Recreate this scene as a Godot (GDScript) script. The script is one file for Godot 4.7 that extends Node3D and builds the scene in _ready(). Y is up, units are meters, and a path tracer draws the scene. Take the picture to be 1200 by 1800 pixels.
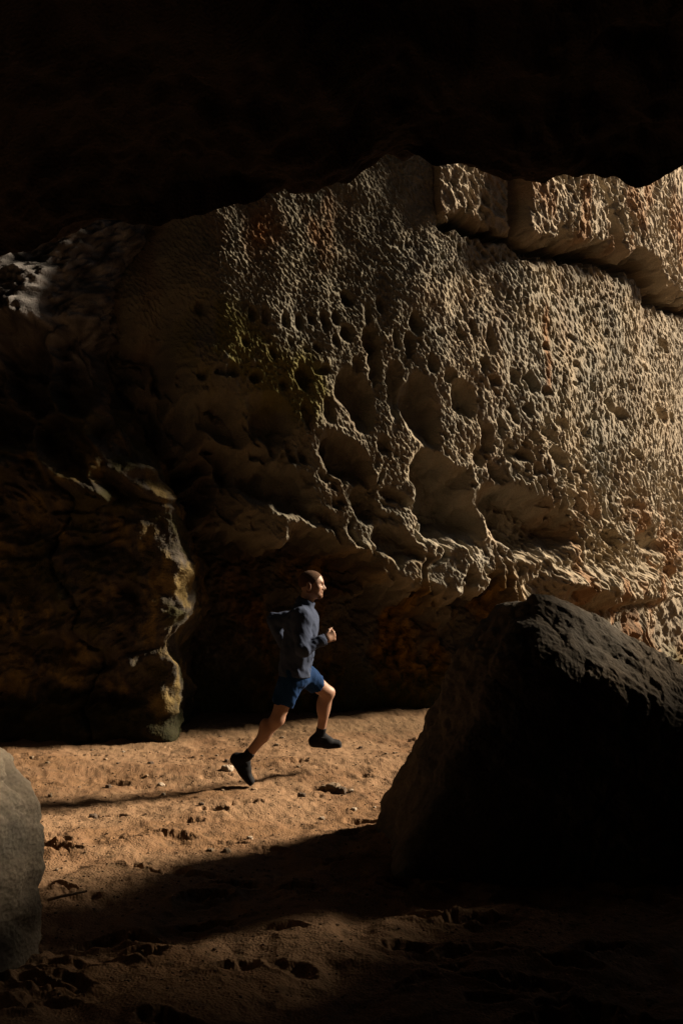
extends Node3D

# ---------------------------------------------------------------- tables (metres along the rock face, metres above the sand)
# hollows weathered into the back wall: along, up, half width, half height, depth
const POCKETS := [
	[5.80, 4.41, 0.070, 0.094, 0.059], [6.31, 4.40, 0.064, 0.090, 0.054], [6.45, 4.39, 0.051, 0.096, 0.043], [6.67, 4.37, 0.059, 0.109, 0.050], [6.83, 4.36, 0.059, 0.122, 0.050],
	[6.97, 4.41, 0.052, 0.086, 0.044], [7.13, 4.42, 0.066, 0.136, 0.056], [7.27, 4.45, 0.057, 0.087, 0.048], [6.73, 4.14, 0.044, 0.061, 0.038], [6.91, 4.09, 0.044, 0.049, 0.038],
	[6.88, 3.79, 0.104, 0.170, 0.088], [7.10, 3.89, 0.117, 0.080, 0.068], [6.67, 3.69, 0.052, 0.072, 0.044], [6.00, 3.78, 0.091, 0.070, 0.060], [5.82, 3.76, 0.070, 0.070, 0.059],
	[6.36, 3.75, 0.078, 0.071, 0.061], [6.12, 3.79, 0.070, 0.071, 0.060], [7.41, 4.68, 0.097, 0.100, 0.082], [7.65, 4.56, 0.051, 0.164, 0.043], [7.81, 4.67, 0.059, 0.089, 0.050],
	[7.70, 4.25, 0.118, 0.189, 0.100], [8.26, 4.50, 0.106, 0.142, 0.090], [8.01, 4.31, 0.060, 0.116, 0.051], [7.40, 4.31, 0.097, 0.112, 0.083], [8.18, 4.27, 0.079, 0.162, 0.067],
	[8.58, 4.45, 0.081, 0.053, 0.045], [8.88, 4.47, 0.075, 0.080, 0.064], [9.07, 4.55, 0.071, 0.134, 0.060], [9.33, 4.45, 0.093, 0.203, 0.079], [9.38, 3.98, 0.127, 0.068, 0.058],
	[9.74, 4.06, 0.096, 0.096, 0.082], [9.90, 4.06, 0.062, 0.069, 0.053], [10.04, 4.06, 0.134, 0.140, 0.114], [10.90, 4.73, 0.106, 0.059, 0.050], [11.36, 4.17, 0.094, 0.068, 0.057],
	[10.90, 4.13, 0.106, 0.044, 0.037], [11.86, 4.27, 0.098, 0.046, 0.039], [12.26, 4.33, 0.093, 0.047, 0.040], [12.49, 4.32, 0.094, 0.051, 0.043], [11.94, 4.01, 0.140, 0.095, 0.081],
	[12.27, 3.93, 0.219, 0.102, 0.087], [13.62, 4.09, 0.250, 0.119, 0.101], [14.20, 4.12, 0.168, 0.105, 0.089], [13.75, 5.16, 0.200, 0.104, 0.088], [12.38, 4.80, 0.169, 0.064, 0.054],
	[10.63, 3.60, 0.141, 0.072, 0.061], [10.36, 3.43, 0.167, 0.099, 0.084], [10.32, 3.60, 0.115, 0.056, 0.048], [10.54, 3.16, 0.235, 0.142, 0.121], [9.54, 3.45, 0.081, 0.108, 0.069],
	[9.68, 3.19, 0.102, 0.136, 0.087], [9.92, 3.15, 0.111, 0.096, 0.082], [6.08, 3.30, 0.246, 0.320, 0.172], [6.54, 3.33, 0.241, 0.333, 0.168], [6.94, 3.39, 0.074, 0.181, 0.063],
	[7.52, 3.60, 0.233, 0.372, 0.163], [8.00, 3.73, 0.114, 0.392, 0.097], [8.36, 3.51, 0.260, 0.423, 0.182], [7.40, 2.94, 0.316, 0.306, 0.214], [8.68, 2.54, 0.553, 0.616, 0.387],
	[10.05, 2.35, 0.851, 0.493, 0.345], [6.71, 2.58, 0.345, 0.326, 0.228], [8.94, 3.73, 0.195, 0.239, 0.137], [8.06, 2.04, 0.289, 0.224, 0.157], [7.66, 2.44, 0.183, 0.221, 0.128],
	[7.87, 3.11, 0.092, 0.138, 0.078], [7.75, 4.00, 0.091, 0.252, 0.077], [7.19, 3.03, 0.079, 0.146, 0.067], [7.74, 2.69, 0.061, 0.111, 0.052], [5.73, 3.23, 0.182, 0.345, 0.127],
	[6.24, 2.80, 0.205, 0.233, 0.144], [9.31, 3.30, 0.119, 0.201, 0.101], [9.49, 2.91, 0.148, 0.148, 0.125], [10.88, 1.35, 0.569, 0.241, 0.169], [7.10, 2.30, 0.262, 0.144, 0.101],
	[9.22, 3.09, 0.105, 0.146, 0.089], [13.15, 2.18, 0.673, 0.179, 0.125], [11.38, 2.49, 0.236, 0.119, 0.101], [11.74, 2.21, 0.227, 0.105, 0.089], [12.56, 2.67, 0.512, 0.096, 0.067],
	[9.99, 3.71, 0.105, 0.097, 0.083], [10.32, 3.96, 0.094, 0.071, 0.060], [9.20, 4.16, 0.091, 0.094, 0.078], [8.73, 3.97, 0.097, 0.105, 0.083], [8.48, 4.08, 0.077, 0.130, 0.066],
	[7.19, 3.45, 0.079, 0.159, 0.067], [7.26, 4.20, 0.057, 0.087, 0.049], [7.53, 3.98, 0.067, 0.112, 0.057], [7.05, 4.12, 0.051, 0.074, 0.044], [6.54, 4.01, 0.051, 0.072, 0.044],
	[6.24, 4.10, 0.049, 0.071, 0.042], [11.19, 3.55, 0.132, 0.067, 0.057], [11.63, 3.37, 0.145, 0.060, 0.051], [12.70, 3.40, 0.198, 0.074, 0.063], [11.04, 3.02, 0.161, 0.066, 0.056],
	[11.94, 3.02, 0.165, 0.069, 0.059], [13.34, 3.30, 0.182, 0.076, 0.065], [9.73, 3.68, 0.075, 0.082, 0.064], [10.09, 3.37, 0.099, 0.083, 0.071], [11.49, 3.77, 0.103, 0.060, 0.051],
	[12.96, 4.66, 0.146, 0.066, 0.056], [10.94, 4.40, 0.084, 0.059, 0.050], [10.34, 4.53, 0.072, 0.071, 0.061],
]
const PLAN := [Vector2(-7, -8.6), Vector2(-5, -9.0), Vector2(-3.4, -9.35), Vector2(-2.1, -9.75), Vector2(-0.9, -10.25), Vector2(0.3, -10.8), Vector2(1.2, -11.3), Vector2(2.2, -11.98), Vector2(3.2, -12.9), Vector2(4.2, -14.05), Vector2(5.2, -15.4), Vector2(6.4, -17.2), Vector2(8, -20.0), Vector2(10, -24)]

var plan_p := PackedVector2Array()
var plan_l := PackedFloat32Array()
var grain_tex: ImageTexture
var cloth_tex: ImageTexture
var speck_tex: ImageTexture

# ---------------------------------------------------------------- small helpers
func fnl(seed_: int, freq: float, oct := 1, kind := FastNoiseLite.TYPE_SIMPLEX_SMOOTH) -> FastNoiseLite:
	var n := FastNoiseLite.new()
	n.seed = seed_
	n.frequency = freq
	n.noise_type = kind
	if oct > 1:
		n.fractal_type = FastNoiseLite.FRACTAL_FBM
		n.fractal_octaves = oct
	else:
		n.fractal_type = FastNoiseLite.FRACTAL_NONE
	return n

func cells(seed_: int, freq: float, what: int) -> FastNoiseLite:
	var n := fnl(seed_, freq, 1, FastNoiseLite.TYPE_CELLULAR)
	n.cellular_return_type = what
	n.cellular_jitter = 0.9
	return n

func sst(a: float, b: float, x: float) -> float:
	var t := clampf((x - a) / (b - a), 0.0, 1.0)
	return t * t * (3.0 - 2.0 * t)

func table(xs: Array, ys: Array, x: float) -> float:
	if x <= xs[0]:
		return ys[0]
	for i in range(1, xs.size()):
		if x < xs[i]:
			var t: float = (x - xs[i - 1]) / (xs[i] - xs[i - 1])
			return lerpf(ys[i - 1], ys[i], t)
	return ys[ys.size() - 1]

func mesh_from(v: PackedVector3Array, idx: PackedInt32Array, col := PackedColorArray(), nrm := PackedVector3Array()) -> ArrayMesh:
	var n := nrm
	if n.is_empty():
		n = smooth_normals(v, idx)
	var a := []
	a.resize(Mesh.ARRAY_MAX)
	a[Mesh.ARRAY_VERTEX] = v
	a[Mesh.ARRAY_NORMAL] = n
	if not col.is_empty():
		a[Mesh.ARRAY_COLOR] = col
	a[Mesh.ARRAY_INDEX] = idx
	var m := ArrayMesh.new()
	m.add_surface_from_arrays(Mesh.PRIMITIVE_TRIANGLES, a)
	return m

func smooth_normals(v: PackedVector3Array, idx: PackedInt32Array) -> PackedVector3Array:
	var n := PackedVector3Array()
	n.resize(v.size())
	for i in range(0, idx.size(), 3):
		var a := idx[i]
		var b := idx[i + 1]
		var c := idx[i + 2]
		var f := (v[c] - v[a]).cross(v[b] - v[a])
		n[a] += f
		n[b] += f
		n[c] += f
	for i in n.size():
		n[i] = n[i].normalized()
	return n

# triangles of a grid of rows x cols vertices; flip turns the faces round
func grid_index(rows: int, cols: int, flip := false) -> PackedInt32Array:
	var idx := PackedInt32Array()
	idx.resize((rows - 1) * (cols - 1) * 6)
	var k := 0
	for r in rows - 1:
		for c in cols - 1:
			var a := r * cols + c
			var b := a + 1
			var d := a + cols
			var e := d + 1
			if flip:
				idx[k] = a
				idx[k + 1] = b
				idx[k + 2] = d
				idx[k + 3] = b
				idx[k + 4] = e
				idx[k + 5] = d
			else:
				idx[k] = a
				idx[k + 1] = d
				idx[k + 2] = b
				idx[k + 3] = b
				idx[k + 4] = d
				idx[k + 5] = e
			k += 6
	return idx

func put(called: String, mesh: Mesh, mat: Material, parent: Node = self) -> MeshInstance3D:
	var o := MeshInstance3D.new()
	o.name = called
	o.mesh = mesh
	o.material_override = mat
	o.cast_shadow = GeometryInstance3D.SHADOW_CASTING_SETTING_ON
	parent.add_child(o, true)
	return o

func tag(o: Node, label: String, category := "", group := "", kind := "") -> void:
	if label:
		o.set_meta("label", label)
	if category:
		o.set_meta("category", category)
	if group:
		o.set_meta("group", group)
	if kind:
		o.set_meta("kind", kind)

func noise_picture(size: int, seed_: int, freq: float, oct: int, low: float, high: float) -> ImageTexture:
	var im := fnl(seed_, freq, oct).get_seamless_image(size, size, false, false, 0.15, true)
	im.convert(Image.FORMAT_RGB8)
	for y in size:
		for x in size:
			var t := im.get_pixel(x, y).r
			var g := lerpf(low, high, t)
			im.set_pixel(x, y, Color(g, g, g))
	return ImageTexture.create_from_image(im)

# relief of gritty stone: small worn pits over fine grain
func pit_picture(size: int) -> ImageTexture:
	var a := cells(201, 0.045, FastNoiseLite.RETURN_DISTANCE2_SUB).get_seamless_image(size, size, false, false, 0.12, true)
	var b := fnl(202, 0.03, 5).get_seamless_image(size, size, false, false, 0.12, true)
	var im := Image.create(size, size, false, Image.FORMAT_RGB8)
	for y in size:
		for x in size:
			var p := 1.0 - sst(0.0, 0.75, a.get_pixel(x, y).r)
			var g := clampf(b.get_pixel(x, y).r * 0.6 + p * 0.4, 0.0, 1.0)
			im.set_pixel(x, y, Color(g, g, g))
	return ImageTexture.create_from_image(im)

func rock_material(relief := 0.8, scale_ := 1.6, tone := 0.68) -> StandardMaterial3D:
	var m := StandardMaterial3D.new()
	m.vertex_color_use_as_albedo = true
	m.albedo_color = (Color.WHITE * tone).linear_to_srgb()
	m.albedo_texture = speck_tex
	m.roughness = 0.95
	m.metallic_specular = 0.15
	m.heightmap_enabled = true
	m.heightmap_texture = grain_tex
	m.heightmap_scale = relief
	m.uv1_triplanar = true
	m.uv1_world_triplanar = true
	m.uv1_scale = Vector3.ONE * scale_
	return m

func plain(c: Color, rough := 0.9, spec := 0.3) -> StandardMaterial3D:
	var m := StandardMaterial3D.new()
	m.albedo_color = (c * 0.72).linear_to_srgb()
	m.roughness = rough
	m.metallic_specular = spec
	return m

# ---------------------------------------------------------------- implicit shapes: tapered bones and ellipsoids joined smoothly, meshed as surface nets
class Sdf:
	var a := PackedVector3Array()
	var b := PackedVector3Array()
	var ra := PackedFloat32Array()
	var rb := PackedFloat32Array()
	var kk := PackedFloat32Array()
	var ty := PackedInt32Array()      # 0 bone, 1 ellipsoid, 2 bone cut flat at its second end; +8 taken away
	var clips: Array[Plane] = []
	var noise: FastNoiseLite
	var amp := 0.0
	var grow := 0.0

	func bone(p: Vector3, q: Vector3, r0: float, r1: float, k := 0.02, t := 0) -> void:
		a.push_back(p)
		b.push_back(q)
		ra.push_back(r0)
		rb.push_back(r1)
		kk.push_back(k)
		ty.push_back(t)

	func ball(c: Vector3, r: Vector3, k := 0.02, t := 1) -> void:
		bone(c, r, minf(r.x, minf(r.y, r.z)), 0.0, k, t)

	func one(i: int, p: Vector3) -> float:
		var t := ty[i] & 7
		if t == 1:
			var q := (p - a[i]) / b[i]
			var l := q.length()
			var g := (q / b[i]).length()
			return (l - 1.0) * l / maxf(g, 0.001) if l > 0.05 else -ra[i]
		var ba := b[i] - a[i]
		var pa := p - a[i]
		var h := clampf(pa.dot(ba) / ba.length_squared(), 0.0, 1.0)
		var d := (pa - ba * h).length() - lerpf(ra[i], rb[i], h)
		if t == 2:
			d = maxf(d, (p - b[i]).dot(ba.normalized()))
		return d

	func value(p: Vector3, list: PackedInt32Array) -> float:
		var d := 1.0
		for i in list:
			var e := one(i, p)
			var k := kk[i]
			if ty[i] & 8:
				e = -e
				var h2 := maxf(k - absf(d - e), 0.0) / k
				d = maxf(d, e) + h2 * h2 * k * 0.25
			else:
				var h := maxf(k - absf(d - e), 0.0) / k
				d = minf(d, e) - h * h * k * 0.25
		d -= grow
		if amp > 0.0:
			d += noise.get_noise_3d(p.x + p.y * 0.6, p.y * 0.55 - p.x * 0.3, p.z) * amp
		for c in clips:
			d = maxf(d, c.distance_to(p))
		return d

	func build(cell: float, v: PackedVector3Array, idx: PackedInt32Array) -> void:
		var lo := Vector3.ONE * 1e9
		var hi := -lo
		for i in a.size():
			if ty[i] & 8:
				continue
			if ty[i] & 7 == 1:
				lo = lo.min(a[i] - b[i])
				hi = hi.max(a[i] + b[i])
			else:
				var r := Vector3.ONE * maxf(ra[i], rb[i])
				lo = lo.min(a[i] - r).min(b[i] - r)
				hi = hi.max(a[i] + r).max(b[i] + r)
		var m := Vector3.ONE * (grow + amp + 3.0 * cell)
		lo -= m
		hi += m
		var bs := 4
		var nb := Vector3i(((hi - lo) / (cell * bs)).ceil())
		var n := nb * bs + Vector3i.ONE
		var f := PackedFloat32Array()
		f.resize(n.x * n.y * n.z)
		f.fill(1.0)
		var sx := 1
		var sy := n.x
		var sz := n.x * n.y
		var half := cell * bs * 0.87
		var active: Array[Vector3i] = []
		for bz in nb.z:
			for by in nb.y:
				for bx in nb.x:
					var c := lo + (Vector3(bx, by, bz) + Vector3.ONE * 0.5) * (cell * bs)
					var near := PackedInt32Array()
					var best := 1e9
					for i in a.size():
						var e := one(i, c)
						if not (ty[i] & 8):
							best = minf(best, e)
						if e < half * 1.6 + grow + amp + 0.05:
							near.push_back(i)
					if best > half * 1.3 + grow + amp + 0.03 or best < -half * 1.3 - 0.08:
						continue
					active.push_back(Vector3i(bx, by, bz))
					for z in bs + 1:
						for y in bs + 1:
							for x in bs + 1:
								var at := (bx * bs + x) * sx + (by * bs + y) * sy + (bz * bs + z) * sz
								if f[at] == 1.0:
									f[at] = value(lo + Vector3(bx * bs + x, by * bs + y, bz * bs + z) * cell, near)
		# blocks wholly inside keep +1.0; mark them as inside so that no inner shell appears
		var ids := PackedInt32Array()
		ids.resize(f.size())
		ids.fill(-1)
		var corner := PackedInt32Array([0, sx, sy, sx + sy, sz, sx + sz, sy + sz, sx + sy + sz])
		var cp := [Vector3(0, 0, 0), Vector3(1, 0, 0), Vector3(0, 1, 0), Vector3(1, 1, 0), Vector3(0, 0, 1), Vector3(1, 0, 1), Vector3(0, 1, 1), Vector3(1, 1, 1)]
		var ea := PackedInt32Array([0, 2, 4, 6, 0, 1, 4, 5, 0, 1, 2, 3])
		var eb := PackedInt32Array([1, 3, 5, 7, 2, 3, 6, 7, 4, 5, 6, 7])
		for blk in active:
			for z in bs:
				for y in bs:
					for x in bs:
						var g := Vector3i(blk.x * bs + x, blk.y * bs + y, blk.z * bs + z)
						var at := g.x * sx + g.y * sy + g.z * sz
						var sgn := 0
						for q in 8:
							if f[at + corner[q]] < 0.0:
								sgn += 1
						if sgn == 0 or sgn == 8:
							continue
						var sum := Vector3.ZERO
						var cnt := 0
						for e in 12:
							var f0 := f[at + corner[ea[e]]]
							var f1 := f[at + corner[eb[e]]]
							if (f0 < 0.0) != (f1 < 0.0):
								var p0: Vector3 = cp[ea[e]]
								var p1: Vector3 = cp[eb[e]]
								sum += p0.lerp(p1, f0 / (f0 - f1))
								cnt += 1
						ids[at] = v.size()
						v.push_back(lo + (Vector3(g) + sum / cnt) * cell)
		for blk in active:
			for z in bs:
				for y in bs:
					for x in bs:
						var at := (blk.x * bs + x) * sx + (blk.y * bs + y) * sy + (blk.z * bs + z) * sz
						if ids[at] < 0:
							continue
						var s0 := f[at] < 0.0
						for axis in 3:
							var du: int = [sx, sy, sz][axis]
							if (f[at + du] < 0.0) == s0:
								continue
							var d1: int = [sy, sz, sx][axis]
							var d2: int = [sz, sx, sy][axis]
							if at - d1 - d2 < 0:
								continue
							var q0 := ids[at]
							var q1 := ids[at - d1]
							var q2 := ids[at - d1 - d2]
							var q3 := ids[at - d2]
							if q1 < 0 or q2 < 0 or q3 < 0:
								continue
							if s0:
								idx.append_array([q0, q2, q1, q0, q3, q2])
							else:
								idx.append_array([q0, q1, q2, q0, q2, q3])

func sdf_mesh(s: Sdf, cell: float) -> ArrayMesh:
	var v := PackedVector3Array()
	var idx := PackedInt32Array()
	s.build(cell, v, idx)
	return mesh_from(v, idx)

# ---------------------------------------------------------------- the back wall
func make_plan() -> void:
	var n := 1200
	for k in n + 1:
		var t := float(k) * (PLAN.size() - 1) / n
		var i := clampi(int(t), 0, PLAN.size() - 2)
		var p0: Vector2 = PLAN[maxi(i - 1, 0)]
		var p1: Vector2 = PLAN[i]
		var p2: Vector2 = PLAN[i + 1]
		var p3: Vector2 = PLAN[mini(i + 2, PLAN.size() - 1)]
		plan_p.push_back(p1.cubic_interpolate(p2, p0, p3, t - i))
	plan_l.push_back(0.0)
	for k in range(1, n + 1):
		plan_l.push_back(plan_l[k - 1] + plan_p[k].distance_to(plan_p[k - 1]))

# position and horizontal normal at u metres along the plan
func plan_at(u: float) -> PackedVector2Array:
	var k := clampi(plan_l.bsearch(u) - 1, 0, plan_p.size() - 2)
	var t := (u - plan_l[k]) / (plan_l[k + 1] - plan_l[k])
	var tan_ := (plan_p[mini(k + 12, plan_p.size() - 1)] - plan_p[maxi(k - 11, 0)]).normalized()
	return PackedVector2Array([plan_p[k].lerp(plan_p[k + 1], t), Vector2(-tan_.y, tan_.x)])

func rock_wall() -> void:
	var us := PackedFloat32Array()
	var u := 3.2
	while u < 20.5:
		us.push_back(u)
		u += 0.0108 if u > 4.3 and u < 14.9 else 0.06
	var ys := PackedFloat32Array()
	var y := -0.4
	while y < 10.5:
		ys.push_back(y)
		y += 0.0108 if y > 0.3 and y < 7.3 else 0.07
	var cols := us.size()
	var rows := ys.size()
	var v := PackedVector3Array()
	var col := PackedColorArray()
	v.resize(rows * cols)
	col.resize(rows * cols)
	# height field over (u, y), towards the open side
	var h := PackedFloat32Array()
	h.resize(rows * cols)
	var stp := PackedFloat32Array()
	stp.resize(rows * cols)
	var warp := fnl(3, 0.9, 2)
	var big := fnl(5, 0.55, 3)
	var mid := fnl(7, 2.6, 3)
	var fine := fnl(9, 15.0, 3)
	var strata := fnl(11, 1.0, 2)
	var patch := fnl(13, 0.7, 3)
	var c1 := cells(21, 19.0, FastNoiseLite.RETURN_DISTANCE2_SUB)
	var c1d := cells(21, 19.0, FastNoiseLite.RETURN_DISTANCE)
	var c2 := cells(22, 3.6, FastNoiseLite.RETURN_DISTANCE2_SUB)
	var c3 := cells(23, 2.3, FastNoiseLite.RETURN_DISTANCE)
	var c7 := cells(27, 4.6, FastNoiseLite.RETURN_DISTANCE)
	var c4 := cells(24, 30.0, FastNoiseLite.RETURN_DISTANCE2_SUB)
	var c6 := cells(26, 14.0, FastNoiseLite.RETURN_DISTANCE)
	var c5 := cells(25, 6.5, FastNoiseLite.RETURN_DISTANCE)
	var tone := fnl(31, 0.9, 4)
	var tone2 := fnl(33, 5.0, 3)
	var rust := fnl(35, 1.3, 4)
	var tu := [4.6, 5.45, 5.75, 6.55, 7.67, 8.8, 9.68, 10.7, 12.0]
	var t_amt := [1.75, 1.75, 1.65, 1.45, 1.0, 0.7, 0.36, 0.1, 0.0]
	var t_brow := [4.9, 4.7, 3.95, 3.6, 3.25, 2.9, 2.35, 1.75, 1.6]
	var t_ledge := [2.6, 2.5, 2.4, 2.25, 1.85, 1.72, 1.62, 1.4, 1.3]
	var m_u := [8.4, 8.55, 9.62, 9.78, 10.26, 11.5, 11.74, 12.65, 13.1, 14.9, 17.0]
	var m_y := [8.0, 5.85, 5.88, 5.82, 5.84, 6.02, 6.08, 6.12, 5.86, 6.1, 6.1]
	var pk := PackedFloat32Array()
	pk.resize(rows * cols)
	var pks := PackedFloat32Array()
	pks.resize(rows * cols)
	# hollows
	for p in POCKETS:
		var wf := clampf(0.16 / p[2], 0.45, 1.6)
		var lean := 0.45 if p[2] > 0.14 else 0.18
		var c0 := maxi(us.bsearch(p[0] - p[2] * 1.5) - 1, 0)
		var c9 := mini(us.bsearch(p[0] + p[2] * 1.5), cols - 1)
		var r0 := maxi(ys.bsearch(p[1] - p[3] * 1.5) - 1, 0)
		var r9 := mini(ys.bsearch(p[1] + p[3] * 1.5), rows - 1)
		for r in range(r0, r9 + 1):
			for c in range(c0, c9 + 1):
				var wx := mid.get_noise_2d(us[c] * wf, ys[r] * wf)
				var wy := mid.get_noise_2d(us[c] * wf + 9.0, ys[r] * wf)
				var q := Vector2((us[c] - p[0]) / p[2] + wx * 0.35, (ys[r] - p[1]) / p[3] + wy * 0.3)
				q.x += q.y * lean
				var l := q.length()
				if l < 1.25:
					var t := 1.0 - sst(0.45, 1.05, l)
					pk[r * cols + c] += p[4] * 1.4 * t
					pks[r * cols + c] = maxf(pks[r * cols + c], t * (0.6 + 1.4 * (1.0 - t)))
	for c in cols:
		var uu := us[c]
		var amt := table(tu, t_amt, uu)
		var brow := table(tu, t_brow, uu)
		var ledge := table(tu, t_ledge, uu)
		var mass_y := table(m_u, m_y, uu)
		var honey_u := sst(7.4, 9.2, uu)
		for r in rows:
			var yy := ys[r]
			var wx := warp.get_noise_2d(uu, yy)
			var wy := warp.get_noise_2d(uu + 40.0, yy - 17.0)
			var e := yy + wy * 0.16
			# macro form
			var d := big.get_noise_2d(uu, yy * 0.8) * 0.10
			var zone := 1.0 - sst(ledge - 0.15, brow + 0.25, e)          # 0 above the brow, 1 at the ledge
			var mm := mid.get_noise_2d(uu, yy)
			var m2 := mid.get_noise_2d(uu + 50.0, yy)
			var su := uu + wx * 0.30 + mm * 0.10 + (yy - 3.0) * 0.30
			var sy := yy * 0.60 + wy * 0.25 + m2 * 0.08
			var k3 := c3.get_noise_2d(su, sy) + 1.0 if zone > 0.0 else 1.0
			var rib := sst(5.7, 6.7, uu)
			d -= amt * lerpf(0.42, 0.12, rib) * zone + 1.15 * (1.0 - sst(4.3, 6.0, uu + wx * 0.25))
			d += minf(amt, 0.9) * 0.09 * rib * (1.0 - sst(0.0, 0.22, absf(e - ledge - 0.06 + wx * 0.35 + mm * 0.2)))
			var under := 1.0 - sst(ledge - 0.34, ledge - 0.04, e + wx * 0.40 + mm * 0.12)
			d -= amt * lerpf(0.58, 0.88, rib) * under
			# protruding block, upper right
			var over := sst(mass_y - 0.06, mass_y + 0.06, yy + wy * 0.16 + mid.get_noise_2d(uu * 1.5, yy * 1.5) * 0.12)
			var mass := over * (0.11 + 0.20 * sst(9.70, 9.84, uu + wy * 0.08) + 0.05 * sst(11.52, 11.62, uu))
			var cl := absf(uu - 11.42 - (yy - 6.5) * -0.5) / 0.11
			mass -= over * 0.34 * clampf(1.0 - cl, 0.0, 1.0)
			var seam := yy - mass_y + 0.13 + wy * 0.16 + mid.get_noise_2d(uu * 1.5, yy * 1.5) * 0.12
			d += mass - 0.38 * (1.0 - sst(0.04, 0.13, absf(seam))) * sst(8.45, 8.8, uu)
			d -= over * 0.22 * (1.0 - sst(0.02, 0.10, absf(uu - 9.72 + wy * 0.08)))
			# shelf and strata, lower right
			var low := (1.0 - sst(2.2, 3.0, yy)) * sst(9.9, 10.8, uu)
			var layer := strata.get_noise_2d(uu * 0.5 + 3.0, yy * 3.6 + wx * 1.5 + mm * 0.5)
			d += low * (layer * 0.06 + mm * 0.05)
			d += 0.20 * sst(10.25, 10.5, uu) * (1.0 - sst(13.2, 13.9, uu)) * sst(1.30, 1.42, yy + wx * 0.1) * (1.0 - sst(1.62, 1.86, yy + wx * 0.1))
			# middle-size lumps
			d += under * (1.0 - sst(9.2, 10.2, uu)) * (c7.get_noise_2d(uu * 0.7, yy * 0.9) * 0.10 + mm * 0.10 + fine.get_noise_2d(uu, yy) * 0.03)
			d += mm * lerpf(0.018, 0.024, honey_u)
			# big hollows between ribs in the pocket zone
			var pz := sst(0.05, 0.4, zone) * (1.0 - sst(0.2, 0.8, under)) * (1.0 - sst(9.6, 10.6, uu))
			if pz > 0.01:
				d -= pz * lerpf(0.30, 0.05, rib) * (1.0 - sst(0.18, 0.50, k3 + m2 * 0.12)) * (0.5 + 0.5 * zone)
				var k2 := c7.get_noise_2d(su * 1.1, sy * 1.05) + 1.0
				d -= pz * 0.09 * (1.0 - minf(pks[r * cols + c], 1.0)) * (1.0 - sst(0.16, 0.42, k2 + mm * 0.15))
			# honeycomb
			var pm := sst(-0.25, 0.25, patch.get_noise_2d(uu, yy))
			var hs := uu * 1.12 + yy * 0.45 + wx * 0.07
			var ht := yy * 0.66 + wy * 0.07 - uu * 0.08
			var steep := clampf(0.85 * pks[r * cols + c] + 4.0 * over * (1.0 - over) + 4.0 * under * (1.0 - under), 0.0, 1.0)
			stp[r * cols + c] = steep
			var bare := sst(8.6, 10.6, uu + wx * 0.8)
			var t2 := tone2.get_noise_2d(uu * 1.3, yy * 0.8)
			var hz := (1.0 - under) * (1.0 - 0.40 * pz) * (1.0 - 0.9 * steep)
			var k1 := c1.get_noise_2d(hs, ht) + 1.0
			var k1d := c1d.get_noise_2d(hs, ht) + 1.0
			var pit := sst(0.03, 0.40, k1) * (1.0 - sst(0.30, 0.70, k1d))
			d -= hz * pit * lerpf(0.006, 0.013, pm) * (1.0 - 0.65 * bare)
			var k5d := c5.get_noise_2d(hs, ht * 1.1) + 1.0
			d -= hz * 0.060 * (1.0 - sst(0.08, 0.30, k5d)) * sst(0.35, 0.8, pm) * sst(7.6, 9.0, uu)
			# clean-rimmed holes on the bare right part
			var k6 := c6.get_noise_2d(hs, ht) + 1.0
			d -= hz * bare * 0.050 * (1.0 - sst(0.15, 0.36, k6 + t2 * 0.22))
			var lowbig := sst(9.0, 10.0, uu) * (1.0 - sst(3.2, 4.0, yy + pm * 0.5)) * sst(1.5, 2.0, yy) + over * 0.6
			if lowbig > 0.01:
				var k5 := c2.get_noise_2d(hs * 1.7, ht * 2.2) + 1.0
				d -= lowbig * 0.075 * sst(0.03, 0.45, k5) * (0.4 + 0.6 * pm)
			# small pits and roughness
			var k4 := c4.get_noise_2d(hs, ht * 0.8) + 1.0
			d -= (1.0 - 0.5 * under) * 0.008 * sst(0.05, 0.5, k4) * (1.0 - 0.65 * bare) * (1.0 - 0.8 * steep)
			var ff := fine.get_noise_2d(uu * 1.2 + yy * 0.5, yy * 0.7)
			d += ff * lerpf(0.010, 0.007, bare) * (1.0 - 0.8 * steep) 
			h[r * cols + c] = d - pk[r * cols + c]
			# colour: bare sandstone, iron, grey patina, algae, painted shade under the ledge
			var t1 := tone.get_noise_2d(uu, yy)
			var base := Color(0.41, 0.35, 0.255).lerp(Color(0.31, 0.29, 0.235), clampf(0.5 + t1 * 1.3, 0.0, 1.0))
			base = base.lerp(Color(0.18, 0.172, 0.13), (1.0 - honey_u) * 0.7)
			base = base.lerp(Color(0.40, 0.31, 0.19), low * clampf(0.3 + t1, 0.0, 0.8))
			base = base.lerp(Color(0.085, 0.08, 0.068), clampf(under * 1.2 + (1.0 - rib) * zone, 0.0, 1.0) * 0.9)  # recess below the ledge coloured darker to deepen its shade
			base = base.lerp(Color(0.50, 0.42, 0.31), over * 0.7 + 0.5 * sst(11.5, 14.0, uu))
			base = base * (1.0 + t2 * 0.22)
			var r1 := rust.get_noise_2d(uu, yy * 0.5)
			var o1 := clampf(1.0 - Vector2((uu - 7.04) / 0.28, (yy - 5.5) / 0.65).length(), 0.0, 1.0) + 0.6 * clampf(1.0 - Vector2((uu - 6.5) / 0.8, (yy - 5.2) / 0.5).length(), 0.0, 1.0)
			var o2 := clampf(1.0 - absf(uu - 10.36 + wx * 0.06) / 0.09, 0.0, 1.0) * sst(3.8, 4.1, yy) * (1.0 - sst(4.9, 5.2, yy))
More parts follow.
